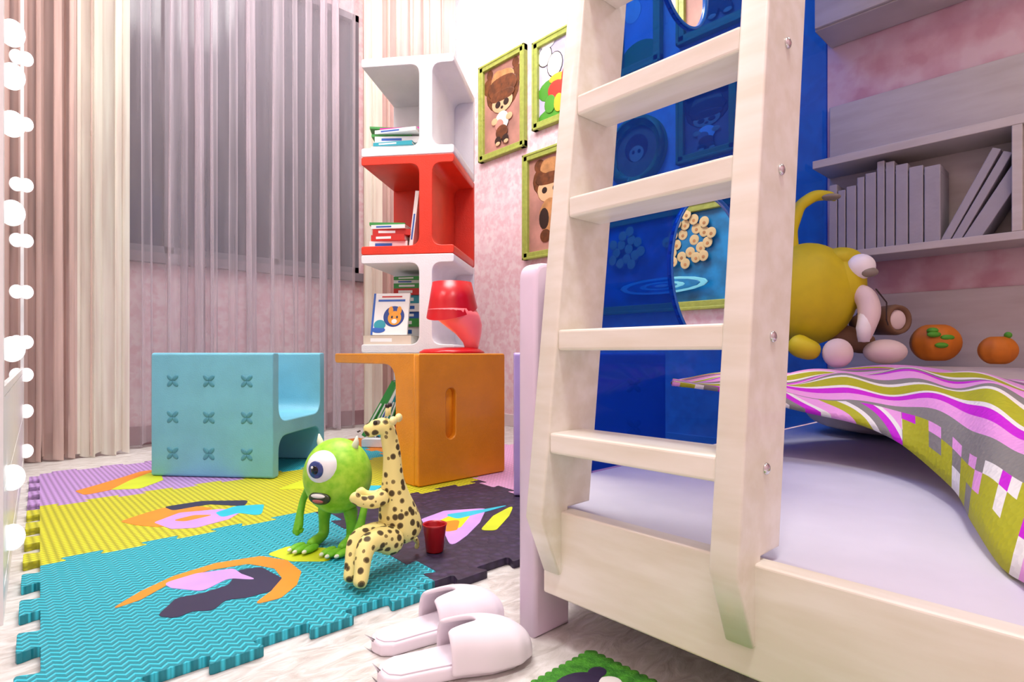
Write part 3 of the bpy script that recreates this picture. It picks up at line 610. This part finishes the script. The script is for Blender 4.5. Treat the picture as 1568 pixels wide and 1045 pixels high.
# ---------------------------------------------------------------- giraffe toy (sitting)
e=empty('giraffe_toy',(.712,1.222,MT+.0015),-A)
GS=spots(); GY=mat('giraffe_cream','#f0e39a',.6)
V=[(.036,.07,.055,.062),(.032,.058,.11,.058),(.022,.045,.165,.042),(.019,.038,.215,.028),(.018,.034,.28,.023),(.010,.03,.332,.022),(.002,.026,.355,.028),(-.025,.015,.345,.021),(-.046,.007,.336,.017)]
skin('body',V,chain(9),GS,e)
for n,dx,dy in (('a',-.022,.012),('b',.008,-.018)):
    skin('leg_'+n,[(.03+dx*.5,.045+dy,.065,.045),(.0+dx,.0+dy,.090,.035),(-.028+dx,-.045+dy,.095,.026),(-.030+dx,-.075+dy,.060,.019),(-.028+dx,-.092+dy,.028,.018),(-.032+dx,-.105+dy,.013,.016)],chain(6),GS,e)
for n,dy in (('a',-.02),('b',.03)):
    skin('arm_'+n,[(.012,.035+dy,.185,.024),(-.02,.01+dy,.172,.018),(-.05,-.005+dy,.18,.014),(-.066,-.01+dy,.198,.017)],chain(4),GS,e)
k=MB()
for s in (-1,1):
    k.loft([(.008,.03+s*.012,.375,.005,.005),(.010,.03+s*.013,.398,.004,.004)],GY); k.sph((.010,.03+s*.013,.400),(.006,.006,.006),DK)
    k.sph((.028,.03+s*.034,.366),(.009,.019,.011),GY); k.sph((-.016,.022+s*.021,.361),(.005,.005,.006),DK)
    k.sph((-.056,.004+s*.006,.34),(.003,.002,.002),DK)
k.obj('face',e)
skin('tail',[(.06,.11,.05,.008),(.065,.13,.03,.005),(.06,.14,.012,.008)],chain(3),GS,e)
# ---------------------------------------------------------------- red cup
e=empty('red_toy_bucket',(.895,1.262,MT+.0015)); k=MB(); RC=mat('cup_red','#b0141c',.3,.05)
n=32;vs=[];fs=[]; pr=[(0,0),(.021,0),(.023,.002),(.031,.068),(.033,.073),(.031,.074),(.029,.068),(.021,.004),(0,.004)]
for (r,z) in pr:
    for i in range(n): t=2*pi*i/n; vs.append((r*math.cos(t),r*math.sin(t),z))
for j in range(len(pr)-1):
    for i in range(n): a=j*n+i;b=j*n+(i+1)%n; fs.append((a,b,b+n,a+n))
k.add(vs,fs,RC,None,True); k.obj('cup',e)
# ---------------------------------------------------------------- slippers
SP=mat('slipper_pinkwhite','#f0e6ee',.5,.02); SI=mat('slipper_insole','#e2d6e0',.7,.03)
def slipper(name,x,y,rz):
    e=empty(name,(x,y,0),rz); L=.268
    def hw(t):
        pts=[(0,0),(.03,.024),(.1,.036),(.3,.037),(.45,.039),(.7,.050),(.85,.047),(.95,.032),(.985,.018),(1,0)]
        for a,b in zip(pts,pts[1:]):
            if a[0]<=t<=b[0]: f=(t-a[0])/(b[0]-a[0]); return a[1]+(b[1]-a[1])*(f*f*(3-2*f) if 0.1<=a[0]<.9 else f)
        return 0
    ts=[0,.008,.03,.06,.1,.2,.3,.4,.5,.6,.7,.78,.85,.9,.95,.975,.99,1]
    up=[(t*L,hw(t)) for t in ts]; out=up+[(a,-b) for a,b in up[1:-1]][::-1]
    extr('sole',[rpoly(out,.008,2)],.024,SP,Matrix.Translation((0,0,.012)),.006,e)
    extr('insole',[rpoly([(a*.94+.008,b*.86) for a,b in out],.006,2)],.004,SI,Matrix.Translation((0,0,.0245)),.001,e)
    vs=[];fs=[];nu,nv=48,24
    for j in range(nv+1):
        for i in range(nu+1):
            a=pi*i/nu; s=math.sin(a)
            t0=.42+.21*math.exp(-((a-pi/2)/.30)**4)
            t=t0+(1.0-t0)*(j/nv)**.75; w=hw(min(t,.9995))+.004*(1 if t<.98 else 0)
            hgt=.064*math.sqrt(max(0,1-((t-.5)/.51)**2)) if t>.5 else .064
            vs.append((t*L+.002,w*math.cos(a)*(1+.06*s),.012+(hgt)*(s**.75 if s>0 else 0)))
    for j in range(nv):
        for i in range(nu):
            p=j*(nu+1)+i; fs.append((p,p+nu+1,p+nu+2,p+1))
    k=MB(); k.add(vs,fs,SP,None,True); o=k.obj('upper',e); m_=o.modifiers.new('s','SOLIDIFY'); m_.thickness=.009; m_.offset=-1
    m2=o.modifiers.new('ss','SUBSURF'); m2.levels=1; m2.render_levels=1
slipper('slipper',.530,.945,math.radians(-9)); slipper('slipper',.485,.848,math.radians(-20))
# ---------------------------------------------------------------- green mat
e=empty('green_bath_mat')
a0,b0,a1,b1=.37,.10,.815,.665
def sc(p,q,n):
    r=[]; p=Vector(p);q=Vector(q);d=(q-p);L=d.length;d/=L;nn=Vector((d.y,-d.x))
    for i in range(n*6): t=i/(n*6); r.append(tuple(p+d*L*t+nn*.006*abs(math.sin(pi*n*t))))
    return r
o_=sc((a0,b0),(a1,b0),26)+sc((a1,b0),(a1,b1),32)+sc((a1,b1),(a0,b1),26)+sc((a0,b1),(a0,b0),32)
extr('pile',[o_],.012,mat('mat_green','#2f7a18',.8,scale=60,c2='#4fa428',bump=.6,bscale=200),Matrix.Translation((0,0,.006)),.003,e)
k=MB(); 
for (x,y,r,m) in ((.71,.60,.05,FB),(.75,.575,.026,WHT),(.695,.615,.02,WHT),(.765,.61,.018,FB),(.72,.57,.014,mat('mat_pink','#d88aa8',.6)),(.62,.5,.04,WHT),(.57,.45,.05,FB),(.75,.46,.04,YLA)): k.sph((x,y,.0125),(r,r*.8,.0015),m)
k.obj('motif',e)
# ---------------------------------------------------------------- lights
def area(name,loc,size,en,col=(1,.99,.98),rot=(0,0,0),sy_=None):
    l=bpy.data.lights.new(name,'AREA'); l.energy=en; l.color=col; l.size=size
    if sy_: l.shape='RECTANGLE'; l.size_y=sy_
    o=bpy.data.objects.new(name,l); o.location=loc; o.rotation_euler=rot; link(o); return o
area('ceiling_light',(1.2,2.3,H-.03),1.2,100,sy_=1.3)
area('ceiling_light',(.1,-.2,H-.03),.6,58)
area('ceiling_spot_light',(2.62,3.3,H-.03),.15,18)
area('bunk_fill_light',(1.9,-.1,2.32),.5,6,(1,.95,.93))  # added fill under the platform, no fitted lamp there
w=bpy.data.worlds.new('World'); scene.world=w; w.use_nodes=True; w.node_tree.nodes['Background'].inputs[0].default_value=(.6,.65,.8,1); w.node_tree.nodes['Background'].inputs[1].default_value=.5
# ---------------------------------------------------------------- camera
cd=bpy.data.cameras.new('camera'); cd.lens=880/1568*36; cd.sensor_width=36; cd.shift_y=.0118; cd.clip_start=.01
co=bpy.data.objects.new('camera',cd); co.location=(0,0,.55); co.rotation_euler=(pi/2,0,-A); link(co); scene.camera=co
